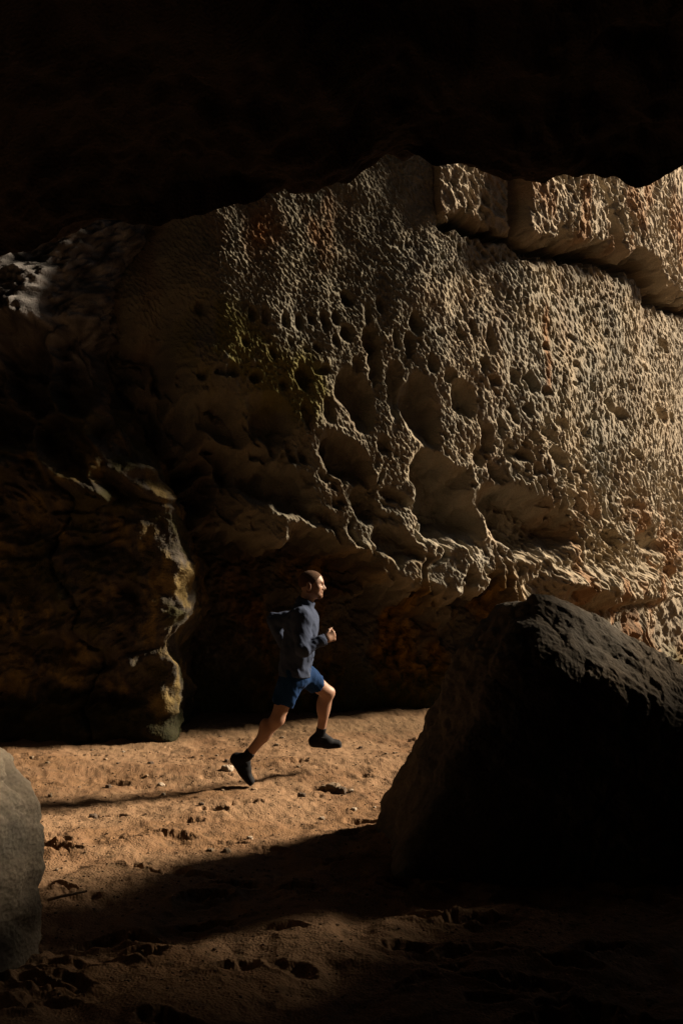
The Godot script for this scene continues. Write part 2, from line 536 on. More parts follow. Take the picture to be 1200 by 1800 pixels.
			var o3 := over * clampf(r1 * 2.0, 0.0, 0.7) + low * clampf(r1 * 2.2 + 0.1, 0.0, 0.75) + 0.25 * clampf(r1 * 2.0 - 0.2, 0.0, 1.0)
			base = base.lerp(Color(0.34, 0.15, 0.05), clampf(o1 * 1.5 * (0.6 + r1 * 1.5) + o2 * 0.7 + o3 * 0.6, 0.0, 0.85))
			var gz := clampf(1.0 - Vector2((uu - 6.1 + (yy - 4.0) * 0.4) / 0.6, (yy - 4.0) / 0.75).length(), 0.0, 1.0) + 0.7 * clampf(1.0 - Vector2((uu - 6.85) / 0.45, (yy - 3.7) / 0.55).length(), 0.0, 1.0)
			base = base.lerp(Color(0.17, 0.155, 0.04), clampf(gz * (0.8 + 2.4 * r1 + t2 * 1.0) * 1.5, 0.0, 0.8))
			var foot := (1.0 - sst(1.5, 2.1, yy + t1 * 0.3)) * (1.0 - sst(9.4, 10.2, uu))
			base = base.lerp(Color(0.22, 0.125, 0.025) * (0.7 + t2 * 1.1), foot * sst(6.3, 7.0, uu) * clampf(0.5 + r1 * 2.0, 0.0, 1.0))
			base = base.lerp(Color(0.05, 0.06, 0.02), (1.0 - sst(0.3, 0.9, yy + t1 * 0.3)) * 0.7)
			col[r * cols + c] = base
	for c in cols:
		var pn := plan_at(us[c])
		for r in rows:
			var q := pn[0] + pn[1] * h[r * cols + c]
			var up := ys[r]
			if stp[r * cols + c] > 0.02:
				up += (mid.get_noise_3d(q.x, ys[r], q.y) * 0.10 + fine.get_noise_3d(q.x * 0.5, ys[r] * 0.5, q.y * 0.5) * 0.07) * stp[r * cols + c]
			v[r * cols + c] = Vector3(q.x, up, q.y)
	# the mass of rock behind the face: two more columns and rows close it
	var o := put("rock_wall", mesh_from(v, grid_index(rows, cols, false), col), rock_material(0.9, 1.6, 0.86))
	tag(o, "tall pale sandstone cliff face pitted like honeycomb, behind the runner", "cliff face", "", "structure")

# ---------------------------------------------------------------- the dark rock shoulder on the left
func left_shoulder() -> void:
	var edge_y := [0.0, 0.35, 0.7, 1.1, 1.5, 1.9, 2.3, 2.42, 2.7, 3.2, 3.6, 4.0, 4.4, 4.65, 5.0, 5.4, 9.0]
	var edge_x := [-1.64, -1.66, -1.63, -1.60, -1.56, -1.59, -1.70, -1.73, -1.92, -2.12, -2.36, -2.56, -2.56, -2.45, -2.2, -1.9, -1.5]
	var ys := PackedFloat32Array()
	var y := -0.3
	while y < 9.0:
		ys.push_back(y)
		y += 0.016 if y < 5.8 else 0.08
	var ts := PackedFloat32Array()
	var t := -1.6
	while t < 6.0:
		ts.push_back(t)
		t += 0.016 if t < 2.9 else 0.08
	var cols := ts.size()
	var rows := ys.size()
	var v := PackedVector3Array()
	var col := PackedColorArray()
	v.resize(rows * cols)
	col.resize(rows * cols)
	var warp := fnl(43, 0.9, 2)
	var big := fnl(45, 0.8, 3)
	var ledge := fnl(46, 1.0, 3)
	var mid := fnl(47, 3.0, 4)
	var fine := fnl(49, 12.0, 3)
	var c3 := cells(51, 1.7, FastNoiseLite.RETURN_DISTANCE2_SUB)
	var tone := fnl(53, 1.6, 4)
	var tone2 := fnl(55, 6.0, 3)
	for r in rows:
		var yy := ys[r]
		var ex := table(edge_y, edge_x, yy) + mid.get_noise_2d(yy * 0.8, 3.0) * 0.05
		for c in cols:
			var tt := ts[c]
			# plan: back along the cleft (tt < 0), round the corner, then left across the front
			var p := Vector2.ZERO
			var nn := Vector2.ZERO
			var rad := 0.16
			if tt < 0.0:
				p = Vector2(ex, -10.03 - rad + tt)
				nn = Vector2(1, 0)
			elif tt < rad * 1.5708:
				var an := tt / rad
				p = Vector2(ex - rad, -10.03 - rad) + Vector2(cos(an), sin(an)) * rad
				nn = Vector2(cos(an), sin(an))
			else:
				var s := tt - rad * 1.5708
				p = Vector2(ex - rad - s, -10.03 + s * 0.08)
				nn = Vector2(0.0, 1.0)
			var wx := warp.get_noise_2d(tt, yy)
			var wy := warp.get_noise_2d(tt + 31.0, yy)
			var d := big.get_noise_2d(tt, yy) * 0.22 * (1.0 - 0.6 * sst(3.6, 4.3, yy))
			# ledges at two heights and an undercut above the sand
			d += 0.16 * sst(2.42, 2.55, yy + wx * 0.35) * (1.0 - sst(2.6, 3.3, yy + wx * 0.35))
			d -= 0.26 * sst(0.35, 0.6, yy) * (1.0 - sst(1.0, 1.22, yy + wx * 0.3)) * (0.6 + wy)
			d += 0.10 * ledge.get_noise_2d(tt * 0.5, yy * 2.6 + wx)
			d += (0.50 + 0.50 * clampf(tt - 0.3, 0.0, 3.0) - 0.50 * maxf(yy - 4.2, 0.0)) * sst(3.8, 4.4, yy + wx * 0.3)
			d += 0.02 * (1.0 - sst(0.0, 0.5, yy))
			var m1 := mid.get_noise_2d(tt, yy)
			var hz := sst(2.3, 2.9, yy) * (1.0 - sst(4.0, 4.4, yy)) * 0.24 + 0.07
			var k3 := c3.get_noise_2d(tt + wx * 0.3 + yy * 0.3 + m1 * 0.12, yy * 0.75 + wy * 0.3) + 1.0
			d -= hz * sst(0.02, 0.45, k3)
			# bedding: thin shelves with sharp lips
			var bed := yy * 3.3 + wx * 1.2 + m1 * 0.25
			var saw := bed - floorf(bed)
			d += (0.045 * sst(0.0, 0.75, saw) * (1.0 - sst(0.86, 1.0, saw))) * (1.0 - sst(2.6, 3.4, yy))
			var crack := absf(tt - 1.15 + wx * 0.5 + m1 * 0.1 - (yy - 1.5) * 0.08)
			d -= 0.10 * (1.0 - sst(0.0, 0.035, crack)) * (1.0 - sst(2.4, 2.6, yy))
			d -= (1.0 - sst(0.0, 0.10, absf(m1))) * 0.02
			d += m1 * 0.06
			var top := sst(3.7, 4.3, yy)
			d += fine.get_noise_2d(tt, yy) * (0.022 + 0.03 * top) + top * (m1 * 0.10 - 0.05 * (1.0 - sst(0.0, 0.08, absf(warp.get_noise_2d(tt * 2.0 + 7.0, yy * 1.2)))))
			p += nn * d * lerpf(0.45, 1.0, sst(0.2, 0.7, tt))
			v[r * cols + c] = Vector3(p.x, yy, p.y)
			var t1 := tone.get_noise_2d(tt, yy)
			var t2 := tone2.get_noise_2d(tt, yy)
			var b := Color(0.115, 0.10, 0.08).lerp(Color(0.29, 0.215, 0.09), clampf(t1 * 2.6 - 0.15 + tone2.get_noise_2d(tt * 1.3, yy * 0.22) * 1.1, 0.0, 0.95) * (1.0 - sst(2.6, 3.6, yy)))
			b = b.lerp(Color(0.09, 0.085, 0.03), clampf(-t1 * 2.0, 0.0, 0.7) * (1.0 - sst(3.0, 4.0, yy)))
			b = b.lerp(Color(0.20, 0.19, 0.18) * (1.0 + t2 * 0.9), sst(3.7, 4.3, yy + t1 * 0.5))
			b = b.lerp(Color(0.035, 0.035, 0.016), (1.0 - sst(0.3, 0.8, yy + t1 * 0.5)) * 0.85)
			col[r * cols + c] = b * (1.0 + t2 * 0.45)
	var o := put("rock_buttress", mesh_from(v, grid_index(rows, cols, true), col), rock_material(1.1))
	tag(o, "dark mossy rock buttress jutting out left of the runner, with ochre stains and ledges", "rock buttress", "", "structure")

# ---------------------------------------------------------------- the cave overhead and round the camera
func lip_y(x: float) -> float:
	return table([-9.0, -2.04, -1.9, -1.78, -1.68, -1.58, -1.43, -1.31, -1.15, -1.02, -0.88, -0.73, -0.58, -0.48, -0.36, -0.22, -0.07, 0.02, 0.12, 0.27, 0.41, 0.54, 0.68, 0.82, 0.92, 1.02, 1.16, 1.33, 1.46, 1.56, 1.7, 1.84, 1.92, 2.05, 2.4, 3.0, 3.6, 4.2, 6.0, 10.0],
		[2.6, 3.63, 3.64, 3.67, 3.75, 3.79, 3.83, 3.82, 3.82, 3.84, 3.86, 3.91, 3.94, 3.99, 4.05, 4.08, 4.11, 4.13, 4.21, 4.23, 4.24, 4.22, 4.21, 4.15, 4.09, 4.07, 4.09, 4.10, 4.12, 4.14, 4.13, 4.09, 4.09, 4.14, 4.3, 4.6, 4.9, 5.4, 8.5, 10.5], x)

func cave_roof() -> void:
	var zs := [7.5, 7.8, 6.5, 3.0, 0.0, -3.0, -4.8, -5.6, -5.95, -6.0, -6.08, -6.3, -6.8, -7.2, -7.0, -6.0, -3.0]
	var up := [-0.4, 2.5, 4.6, 1.6, 1.4, 0.9, 0.45, 0.2, 0.05, 0.0, 0.06, 0.35, 1.2, 3.0, 6.0, 9.5, 11.0]
	var prof := PackedVector2Array()
	for i in zs.size() - 1:
		var n := 26 if i >= 6 and i < 12 else 14
		for k in n:
			prof.push_back(Vector2(i + float(k) / n, 0))
	var xs := PackedFloat32Array()
	var x := -9.0
	while x < 10.5:
		xs.push_back(x)
		x += 0.02 if absf(x) < 2.4 else 0.1
	var rows := prof.size()
	var cols := xs.size()
	var v := PackedVector3Array()
	var col := PackedColorArray()
	v.resize(rows * cols)
	col.resize(rows * cols)
	var lump := fnl(61, 0.8, 4)
	var fine := fnl(63, 6.0, 3)
	for r in rows:
		var i := int(prof[r].x)
		var f := prof[r].x - i
		var z: float = lerpf(zs[i], zs[i + 1], f)
		var upv: float = lerpf(up[i], up[i + 1], f)
		var near := 1.0 - clampf(absf(prof[r].x - 9.0) / 1.6, 0.0, 1.0)
		for c in cols:
			var xx := xs[c]
			var ly := lip_y(xx)
			var yy := upv if i < 2 else ly + upv
			if i == 2:
				yy = lerpf(4.6, ly + 1.6, f)
			var p := Vector3(xx, yy, z)
			var d := lump.get_noise_3dv(p) * 0.5 * (1.0 - near) + fine.get_noise_3dv(p) * 0.06 * (1.0 - near * 0.3)
			p.y += d * 0.7
			p.z += lump.get_noise_3d(xx, yy * 0.7, 40.0) * 0.35
			v[r * cols + c] = p
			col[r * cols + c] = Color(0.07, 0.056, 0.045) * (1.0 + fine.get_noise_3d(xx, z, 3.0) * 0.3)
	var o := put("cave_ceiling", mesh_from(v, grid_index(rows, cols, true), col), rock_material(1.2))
	tag(o, "black overhanging cave roof with a ragged lip across the top", "cave roof", "", "structure")

# a rounded block of rock: flat sides given by outward normals and distances, joined by a power mean; then worn by noise
func rock_mesh(sides: Array, power: float, n: int, wear: Callable, paint: Callable) -> ArrayMesh:
	var v := PackedVector3Array()
	var col := PackedColorArray()
	var idx := PackedInt32Array()
	var axes := [[Vector3.RIGHT, Vector3.UP, Vector3.BACK], [Vector3.LEFT, Vector3.BACK, Vector3.UP], [Vector3.UP, Vector3.BACK, Vector3.RIGHT], [Vector3.DOWN, Vector3.RIGHT, Vector3.BACK], [Vector3.BACK, Vector3.RIGHT, Vector3.UP], [Vector3.FORWARD, Vector3.UP, Vector3.RIGHT]]
	for ax in axes:
		var first := v.size()
		for i in n + 1:
			for k in n + 1:
				var s := tan((float(i) / n * 2.0 - 1.0) * PI / 4)
				var t := tan((float(k) / n * 2.0 - 1.0) * PI / 4)
				var dir: Vector3 = (ax[0] + ax[1] * s + ax[2] * t).normalized()
				var sum := 0.0
				for side in sides:
					var w: float = dir.dot(side[0]) / side[1]
					if w > 0.0:
						sum += pow(w, power)
				var p := dir * pow(sum, -1.0 / power)
				p += dir * wear.call(p)
				v.push_back(p)
				col.push_back(paint.call(p))
		for i in n:
			for k in n:
				var q := first + i * (n + 1) + k
				idx.append_array([q, q + 1, q + n + 2, q, q + n + 2, q + n + 1])
	# seams share a normal through the rounded position
	var nn := smooth_normals(v, idx)
	var seen := {}
	for i in v.size():
		var key := Vector3i((v[i] * 2000.0).round())
		if seen.has(key):
			seen[key] += nn[i]
		else:
			seen[key] = nn[i]
	for i in v.size():
		nn[i] = (seen[Vector3i((v[i] * 2000.0).round())] as Vector3).normalized()
	return mesh_from(v, idx, col, nn)

func side(x: float, y: float, z: float, d: float) -> Array:
	return [Vector3(x, y, z).normalized(), d]

func boulders() -> void:
	var lump := fnl(71, 1.1, 4)
	var mid := fnl(72, 4.0, 3)
	var fine := fnl(73, 14.0, 3)
	var streak := fnl(74, 1.0, 3)
	# the great tilted block, right
	var wear := func(p: Vector3) -> float:
		var q := p + Vector3.ONE * 7.0
		var lay := streak.get_noise_3d(p.x * 1.5 + p.y * 2.0, (p.y * 0.8 + p.x * 0.55) * 7.0, p.z * 1.5)
		return lump.get_noise_3dv(q) * 0.10 + mid.get_noise_3dv(q) * 0.028 + fine.get_noise_3dv(q) * 0.012 + lay * 0.026 - 0.014 * (1.0 - sst(0.0, 0.035, absf(streak.get_noise_3dv(p * 0.9 + Vector3(3, 1, 2)))))
	var paint := func(p: Vector3) -> Color:
		var t := lump.get_noise_3dv(p * 1.5)
		return Color(0.25, 0.21, 0.16).lerp(Color(0.16, 0.145, 0.12), clampf(0.5 + t * 1.5, 0.0, 1.0)) * (1.0 + mid.get_noise_3dv(p * 2.0) * 0.3)
	var sides := [side(-0.08, 1, 0.12, 1.20), side(-0.92, 0.38, 0.05, 1.13), side(-0.6, 0.8, -0.1, 1.36), side(0.5, 0.8, -0.3, 0.71), side(0.40, 0.60, 0.69, 0.52), side(0.0, -0.1, 1, 0.43), side(0, -1, 0, 0.9), side(0, 0.1, -1, 0.9), side(1, 0, 0, 2.4)]
	var o := put("boulder", rock_mesh(sides, 9.0, 170, wear, paint), rock_material(0.9))
	o.position = Vector3(1.72, 0.5, -6.0)
	tag(o, "huge dark slanting boulder with a pale ridged top, at the right", "boulder")
	# the smaller stone cut by the left edge
	var wear2 := func(p: Vector3) -> float:
		var q := p + Vector3.ONE * 19.0
		var s := lump.get_noise_3dv(q) * 0.10 + mid.get_noise_3dv(q) * 0.034 + fine.get_noise_3dv(q * 1.4) * 0.012 - 0.02 * (1.0 - sst(0.0, 0.03, absf(streak.get_noise_3dv(p * 1.3))))
		var g0 := Geometry3D.get_closest_point_to_segment(p, Vector3(0.69, 0.44, -0.45), Vector3(0.80, 0.30, -0.45))
		s -= 0.05 * (1.0 - sst(0.012, 0.05, p.distance_to(g0) + mid.get_noise_3dv(q) * 0.02))
		return s
	var paint2 := func(p: Vector3) -> Color:
		var t := lump.get_noise_3dv(p * 2.0)
		return Color(0.20, 0.168, 0.125).lerp(Color(0.115, 0.104, 0.083), clampf(0.5 + t * 1.5, 0.0, 1.0)) * (1.0 + fine.get_noise_3dv(p * 2.0) * 0.2)
	var sides2 := [side(0.9, 0.03, 0.43, 0.50), side(0.6, 0.8, 0.1, 0.74), side(0, 1, 0.1, 0.55), side(-1, 0, 0, 0.8), side(0, -1, 0, 0.6), side(0.05, 0.1, 1, 0.5), side(0, 0, -1, 0.6)]
	var o2 := put("boulder", rock_mesh(sides2, 11.0, 90, wear2, paint2), rock_material(0.6))
	o2.position = Vector3(-2.15, 0.36, -4.05)
	tag(o2, "smooth grey boulder with a hollow near its top, at the left edge", "boulder")
	# unseen vault added over the corridor to leave sky light only from the right
	var wear4 := func(p: Vector3) -> float:
		return lump.get_noise_3dv(p * 0.4) * 0.5 + mid.get_noise_3dv(p * 0.4) * 0.15
	var paint4 := func(p: Vector3) -> Color:
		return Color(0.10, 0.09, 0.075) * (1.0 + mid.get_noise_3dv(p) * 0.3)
	var arch := put("added_vault", rock_mesh([side(0, -1, 0, 1.2), side(0, 1, 0, 1.2), side(1, 0, 0, 7.0), side(-1, 0, 0, 7.0), side(0, 0, 1, 5.5), side(0, 0, -1, 6.5)], 10.0, 60, wear4, paint4), rock_material(1.2))
	arch.position = Vector3(-1.6, 9.3, -10.0)
	arch.rotation.z = deg_to_rad(31.0)
	tag(arch, "unseen rock vault added over the sandy passage to hold back sky light", "cave roof", "", "structure")
	# cave sides out of the picture
	var wear3 := func(p: Vector3) -> float:
		return lump.get_noise_3dv(p * 0.5) * 0.5 + mid.get_noise_3dv(p * 0.5) * 0.1
	var paint3 := func(p: Vector3) -> Color:
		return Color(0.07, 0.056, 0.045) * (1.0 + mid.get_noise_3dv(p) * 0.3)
	var s3 := [side(1, 0, 0, 2.5), side(-1, 0, 0, 2.5), side(0, 1, 0, 3.5), side(0, -1, 0, 3.5), side(0, 0, 1, 6.5), side(0, 0, -1, 6.5)]
	var mr := rock_material(1.2)
	var right := put("cave_wall", rock_mesh(s3, 9.0, 60, wear3, paint3), mr)
	right.scale = Vector3(1, 1.7, 1.35)
	right.position = Vector3(7.2, 1.2, 3.2)
	tag(right, "dark side wall of the cave beyond the right edge", "cave wall", "", "structure")
	var block := put("added_outcrop", rock_mesh([side(-1, 0, 0, 1.8), side(1, 0, 0, 3.0), side(0, 1, 0, 4.15), side(0, 0.66, -0.75, 3.55), side(0, -1, 0, 4.2), side(0, 0, -1, 2.6), side(0, 0, 1, 5.0)], 16.0, 50, wear, paint3), mr)  # added out of view to cut the sun off the foreground sand
	block.position = Vector3(11.4, 3.4, -7.1)
	tag(block, "unseen tall dark rock added far beyond the right edge to shade the near sand", "rock outcrop", "", "structure")
	var shelf := put("added_ledge", rock_mesh([side(-1, 0, 0, 1.12), side(1, 0, 0, 1.8), side(0, 1, 0, 0.34), side(0, -1, 0, 0.30), side(0, 0, 1, 1.0), side(0, 0, -1, 0.95)], 10.0, 40, func(p: Vector3) -> float: return mid.get_noise_3dv(p) * 0.06 + fine.get_noise_3dv(p) * 0.015, paint3), mr)  # added sun blocker, unseen: shades the near sand, clears the boulder top
	shelf.position = Vector3(3.6, 3.29, -6.2)
	shelf.rotation.z = deg_to_rad(31.5)
	tag(shelf, "unseen dark ledge added beyond the right edge to shade the near sand", "rock ledge", "", "structure")
	var left := put("cave_wall", rock_mesh(s3, 9.0, 60, wear3, paint3), mr)
	left.scale = Vector3(1, 1.5, 1.75)
	left.position = Vector3(-6.6, 1.6, -0.8)
	tag(left, "dark side wall of the cave beyond the left edge", "cave wall", "", "structure")

# ---------------------------------------------------------------- sand
var sand_a: FastNoiseLite
var sand_b: FastNoiseLite
var sand_c: FastNoiseLite
var sand_d: FastNoiseLite

func sand_y(x: float, z: float) -> float:
	var fade := 1.0 - sst(9.0, 16.0, Vector2(x, z + 6.0).length())
	var y := sand_a.get_noise_2d(x, z) * 0.06
	y += 0.07 * sst(-8.2, -8.9, z) + 0.05 * sst(-9.5, -11.0, z)
	var w := sand_a.get_noise_2d(x * 3.0, z * 3.0) * 0.2
	var k := sand_b.get_noise_2d(x + w, z * 0.8 - w) + 1.0
	y -= 0.030 * (1.0 - sst(0.1, 0.62, k)) * (0.5 + 0.7 * sst(-8.0, -4.5, z))
	y += sand_c.get_noise_2d(x, z) * 0.015
	y += sand_d.get_noise_2d(x, z) * 0.007
	return y * fade

func ground() -> void:
	sand_a = fnl(81, 0.45, 3)
	sand_b = cells(82, 2.6, FastNoiseLite.RETURN_DISTANCE)
	sand_c = fnl(83, 3.6, 3)
	sand_d = fnl(84, 16.0, 3)
	var xs := PackedFloat32Array([-220.0, -120.0, -60.0, -30.0, -16.0, -11.0])
	var x := -8.0
	while x < 9.0:
		xs.push_back(x)
		x += 0.0125 if x > -3.3 and x < 2.4 else 0.08
	xs.append_array([11.0, 16.0, 30.0, 60.0, 120.0, 220.0])
	var zs := PackedFloat32Array([120.0, 60.0, 30.0, 16.0, 9.0])
	var z := 6.0
	while z > -20.0:
		zs.push_back(z)
		z -= clampf(z * z * 0.0005, 0.010, 0.05) if z < -3.3 and z > -12.5 else 0.09
	zs.append_array([-24.0, -32.0, -50.0, -90.0, -220.0])
	var cols := xs.size()
	var rows := zs.size()
	var v := PackedVector3Array()
	var col := PackedColorArray()
	v.resize(rows * cols)
	col.resize(rows * cols)
	var tone := fnl(86, 0.7, 4)
	var tone2 := fnl(87, 9.0, 3)
	for r in rows:
		for c in cols:
			var xx := xs[c]
			var zz := zs[r]
			v[r * cols + c] = Vector3(xx, sand_y(xx, zz), zz)
			var t1 := tone.get_noise_2d(xx, zz)
			var t2 := tone2.get_noise_2d(xx, zz)
			var b := Color(0.37, 0.235, 0.135).lerp(Color(0.28, 0.165, 0.09), clampf(0.45 + t1 * 2.2, 0.0, 1.0))
			b = b.lerp(Color(0.12, 0.085, 0.05), clampf(t2 * 1.6 - 0.25, 0.0, 0.6))
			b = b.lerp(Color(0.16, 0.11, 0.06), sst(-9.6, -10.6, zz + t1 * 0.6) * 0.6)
			col[r * cols + c] = b
	var rng := RandomNumberGenerator.new()
	rng.seed = 77
	var desc := PackedFloat32Array()
	for r in rows:
		desc.push_back(-zs[r])
	for k in 190:
		var fz := -3.3 - 7.2 * pow(rng.randf(), 1.1)
		var fx := rng.randf_range(-0.36, 0.32) * absf(fz)
		var an := rng.randf_range(-0.5, 0.5) + (PI if rng.randf() < 0.5 else 0.0)
		var deep := rng.randf_range(0.014, 0.036) * lerpf(1.25, 0.7, sst(4.0, 8.5, -fz))
		var dx := Vector2(cos(an), sin(an))
		var len_ := rng.randf_range(0.12, 0.15)
		var wid := rng.randf_range(0.05, 0.075)
		for r in range(maxi(desc.bsearch(-fz - 0.25), 0), mini(desc.bsearch(-fz + 0.25), rows)):
			for c in range(maxi(xs.bsearch(fx - 0.25), 0), mini(xs.bsearch(fx + 0.25), cols)):
				var q := Vector2(xs[c] - fx, zs[r] - fz)
				var al := q.dot(dx) / len_
				var ac := q.dot(Vector2(-dx.y, dx.x)) / (wid * (0.85 + 0.25 * al))
				var l := sqrt(al * al + ac * ac) + sand_d.get_noise_2d(xs[c], zs[r]) * 0.25
				var dy := -deep * (1.0 - sst(0.55, 1.05, l)) + deep * 0.5 * sst(0.8, 1.1, l) * (1.0 - sst(1.15, 1.6, l))
				if dy != 0.0:
					v[r * cols + c].y += dy
	var m := rock_material(0.7, 2.3)
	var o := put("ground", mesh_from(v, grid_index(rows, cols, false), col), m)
	tag(o, "trampled orange sand floor of the cave", "", "", "structure")

func stones() -> void:
	var rng := RandomNumberGenerator.new()
	rng.seed = 91
	var lump := fnl(92, 9.0, 2)
	var shapes: Array[ArrayMesh] = []
	for k in 5:
		var off := Vector3.ONE * k * 5.0
		var wear := func(p: Vector3) -> float:
			return lump.get_noise_3dv(p * 2.5 + off) * 0.35
		var paint := func(_p: Vector3) -> Color:
			return Color.WHITE
		shapes.push_back(rock_mesh([side(1, 0, 0, 1), side(-1, 0.2, 0, 0.9), side(0, 1, 0, 0.6), side(0, -1, 0, 0.6), side(0.1, 0, 1, 0.8), side(0, 0, -1, 0.8), side(0.6, 0.6, 0.3, 0.8)], 7.0, 7, wear, paint))
	var mats: Array[StandardMaterial3D] = []
	for c in [Color(0.30, 0.21, 0.13), Color(0.20, 0.15, 0.10), Color(0.36, 0.30, 0.23), Color(0.10, 0.075, 0.055)]:
		mats.push_back(plain(c, 0.95, 0.2))
	# stones one can pick out: x, z, size, tone, label
	var known := [
		[-0.955, -8.55, 0.045, 2, "pale upright stone just left of the runner's trailing shoe"],
		[-0.06, -8.02, 0.06, 1, "largest brown clod on the sand below the runner's leading shoe"],
		[0.00, -7.93, 0.045, 3, "dark clod close beside the largest brown clod right of the runner"],
		[-0.13, -8.04, 0.03, 1, "small clod left of the largest brown clod right of the runner"],
		[-0.30, -7.70, 0.03, 3, "dark flat pebble in front of the runner"],
		[-1.45, -8.20, 0.03, 2, "pale pebble on the bright sand far left of the runner"],
		[-1.72, -7.1, 0.028, 3, "dark pebble near the upper right of the grey left boulder"],
	]
	for k in known:
		var o := put("stone", shapes[rng.randi() % 5], mats[k[3]])
		o.scale = Vector3(1, rng.randf_range(0.8, 1.3), 1) * (k[2] as float)
		o.rotation.y = rng.randf() * TAU
		o.position = Vector3(k[0], sand_y(k[0], k[1]) + k[2] * 0.25, k[1])
		tag(o, k[4], "stone")
	for k in 60:
		var z := -5.6 - 5.0 * pow(rng.randf(), 0.8)
		var x := rng.randf_range(-0.31, 0.09) * absf(z) * 0.98
		var s := rng.randf_range(0.010, 0.024)
		var o := put("pebble", shapes[rng.randi() % 5], mats[[0, 1, 2, 3, 1][rng.randi() % 5]])
		o.scale = Vector3(1, rng.randf_range(0.7, 1.2), 1) * s
		o.rotation.y = rng.randf() * TAU
		o.position = Vector3(x, sand_y(x, z) + s * 0.2, z)
		tag(o, "small brownish pebble lying loose on the sand floor", "pebble", "pebbles scattered over the sand")
	# grit nobody could count
	var mm := MultiMesh.new()
	mm.transform_format = MultiMesh.TRANSFORM_3D
	mm.mesh = shapes[0]
	mm.instance_count = 2600
	for k in 2600:
		var z := -4.0 - 7.0 * pow(rng.randf(), 0.9)
		var x := rng.randf_range(-0.36, 0.3) * absf(z)
		var s := rng.randf_range(0.0025, 0.008)
		mm.set_instance_transform(k, Transform3D(Basis(Vector3.UP, rng.randf() * TAU).scaled(Vector3.ONE * s), Vector3(x, sand_y(x, z) + s * 0.2, z)))
	var g := MultiMeshInstance3D.new()
	g.name = "grit"
	g.multimesh = mm
	g.material_override = plain(Color(0.17, 0.115, 0.07), 0.95, 0.2)
	add_child(g, true)
	tag(g, "fine grit and crumbs strewn over the sand", "", "", "stuff")

func tube(points: Array, r0: float, r1: float) -> ArrayMesh:
	var st := SurfaceTool.new()
	st.begin(Mesh.PRIMITIVE_TRIANGLES)
	var n := points.size()
	var seg := 6
	for i in n - 1:
		for k in seg:
			var q := []
			for j in [i, i + 1]:
				var dir: Vector3 = (points[mini(j + 1, n - 1)] - points[maxi(j - 1, 0)]).normalized()
				var s := dir.cross(Vector3(0.3, 0.2, 0.93)).normalized()
				var t := dir.cross(s)
				var r := lerpf(r0, r1, float(j) / (n - 1))
				for w in [k, k + 1]:
					var an: float = TAU * w / seg
					q.push_back(points[j] + (s * cos(an) + t * sin(an)) * r)
			for p in [q[0], q[1], q[2], q[1], q[3], q[2]]:
				st.set_smooth_group(0)
				st.add_vertex(p)
	st.index()
	st.generate_normals()
	return st.commit()

func twigs() -> void:
	var wood := plain(Color(0.30, 0.22, 0.15), 0.9, 0.2)
	var pale := plain(Color(0.36, 0.33, 0.28), 0.9, 0.2)
	var y0 := sand_y(-1.45, -5.3)
	var o := put("twig", tube([Vector3(0, 0.0, 0), Vector3(0.06, 0.02, 0.02), Vector3(0.13, 0.03, 0.0), Vector3(0.19, 0.035, -0.03)], 0.009, 0.005), wood)
	o.position = Vector3(-1.48, y0 + 0.01, -5.2)
	tag(o, "short brown twig lying on the sand beside the grey left boulder", "twig")
	var stalks := Node3D.new()
	stalks.name = "dry_plant"
	add_child(stalks)
	stalks.position = Vector3(-1.14, 0.22, -3.32)
	var rng := RandomNumberGenerator.new()
	rng.seed = 17
	for k in 9:
		var lean := rng.randf_range(-0.06, 0.06)
		var up := rng.randf_range(0.10, 0.24)
		var sx := rng.randf_range(-0.10, 0.07)
		var pts := []
		for j in 5:
			var f := j / 4.0
			pts.push_back(Vector3(sx + lean * f * f + rng.randf_range(-0.004, 0.004), up * f - 0.24, rng.randf_range(-0.03, 0.03) * f))
		put("stalk", tube(pts, 0.0035, 0.0012), pale, stalks)
	tag(stalks, "thin pale dry stalks growing in front of the grey left boulder", "dry plant")

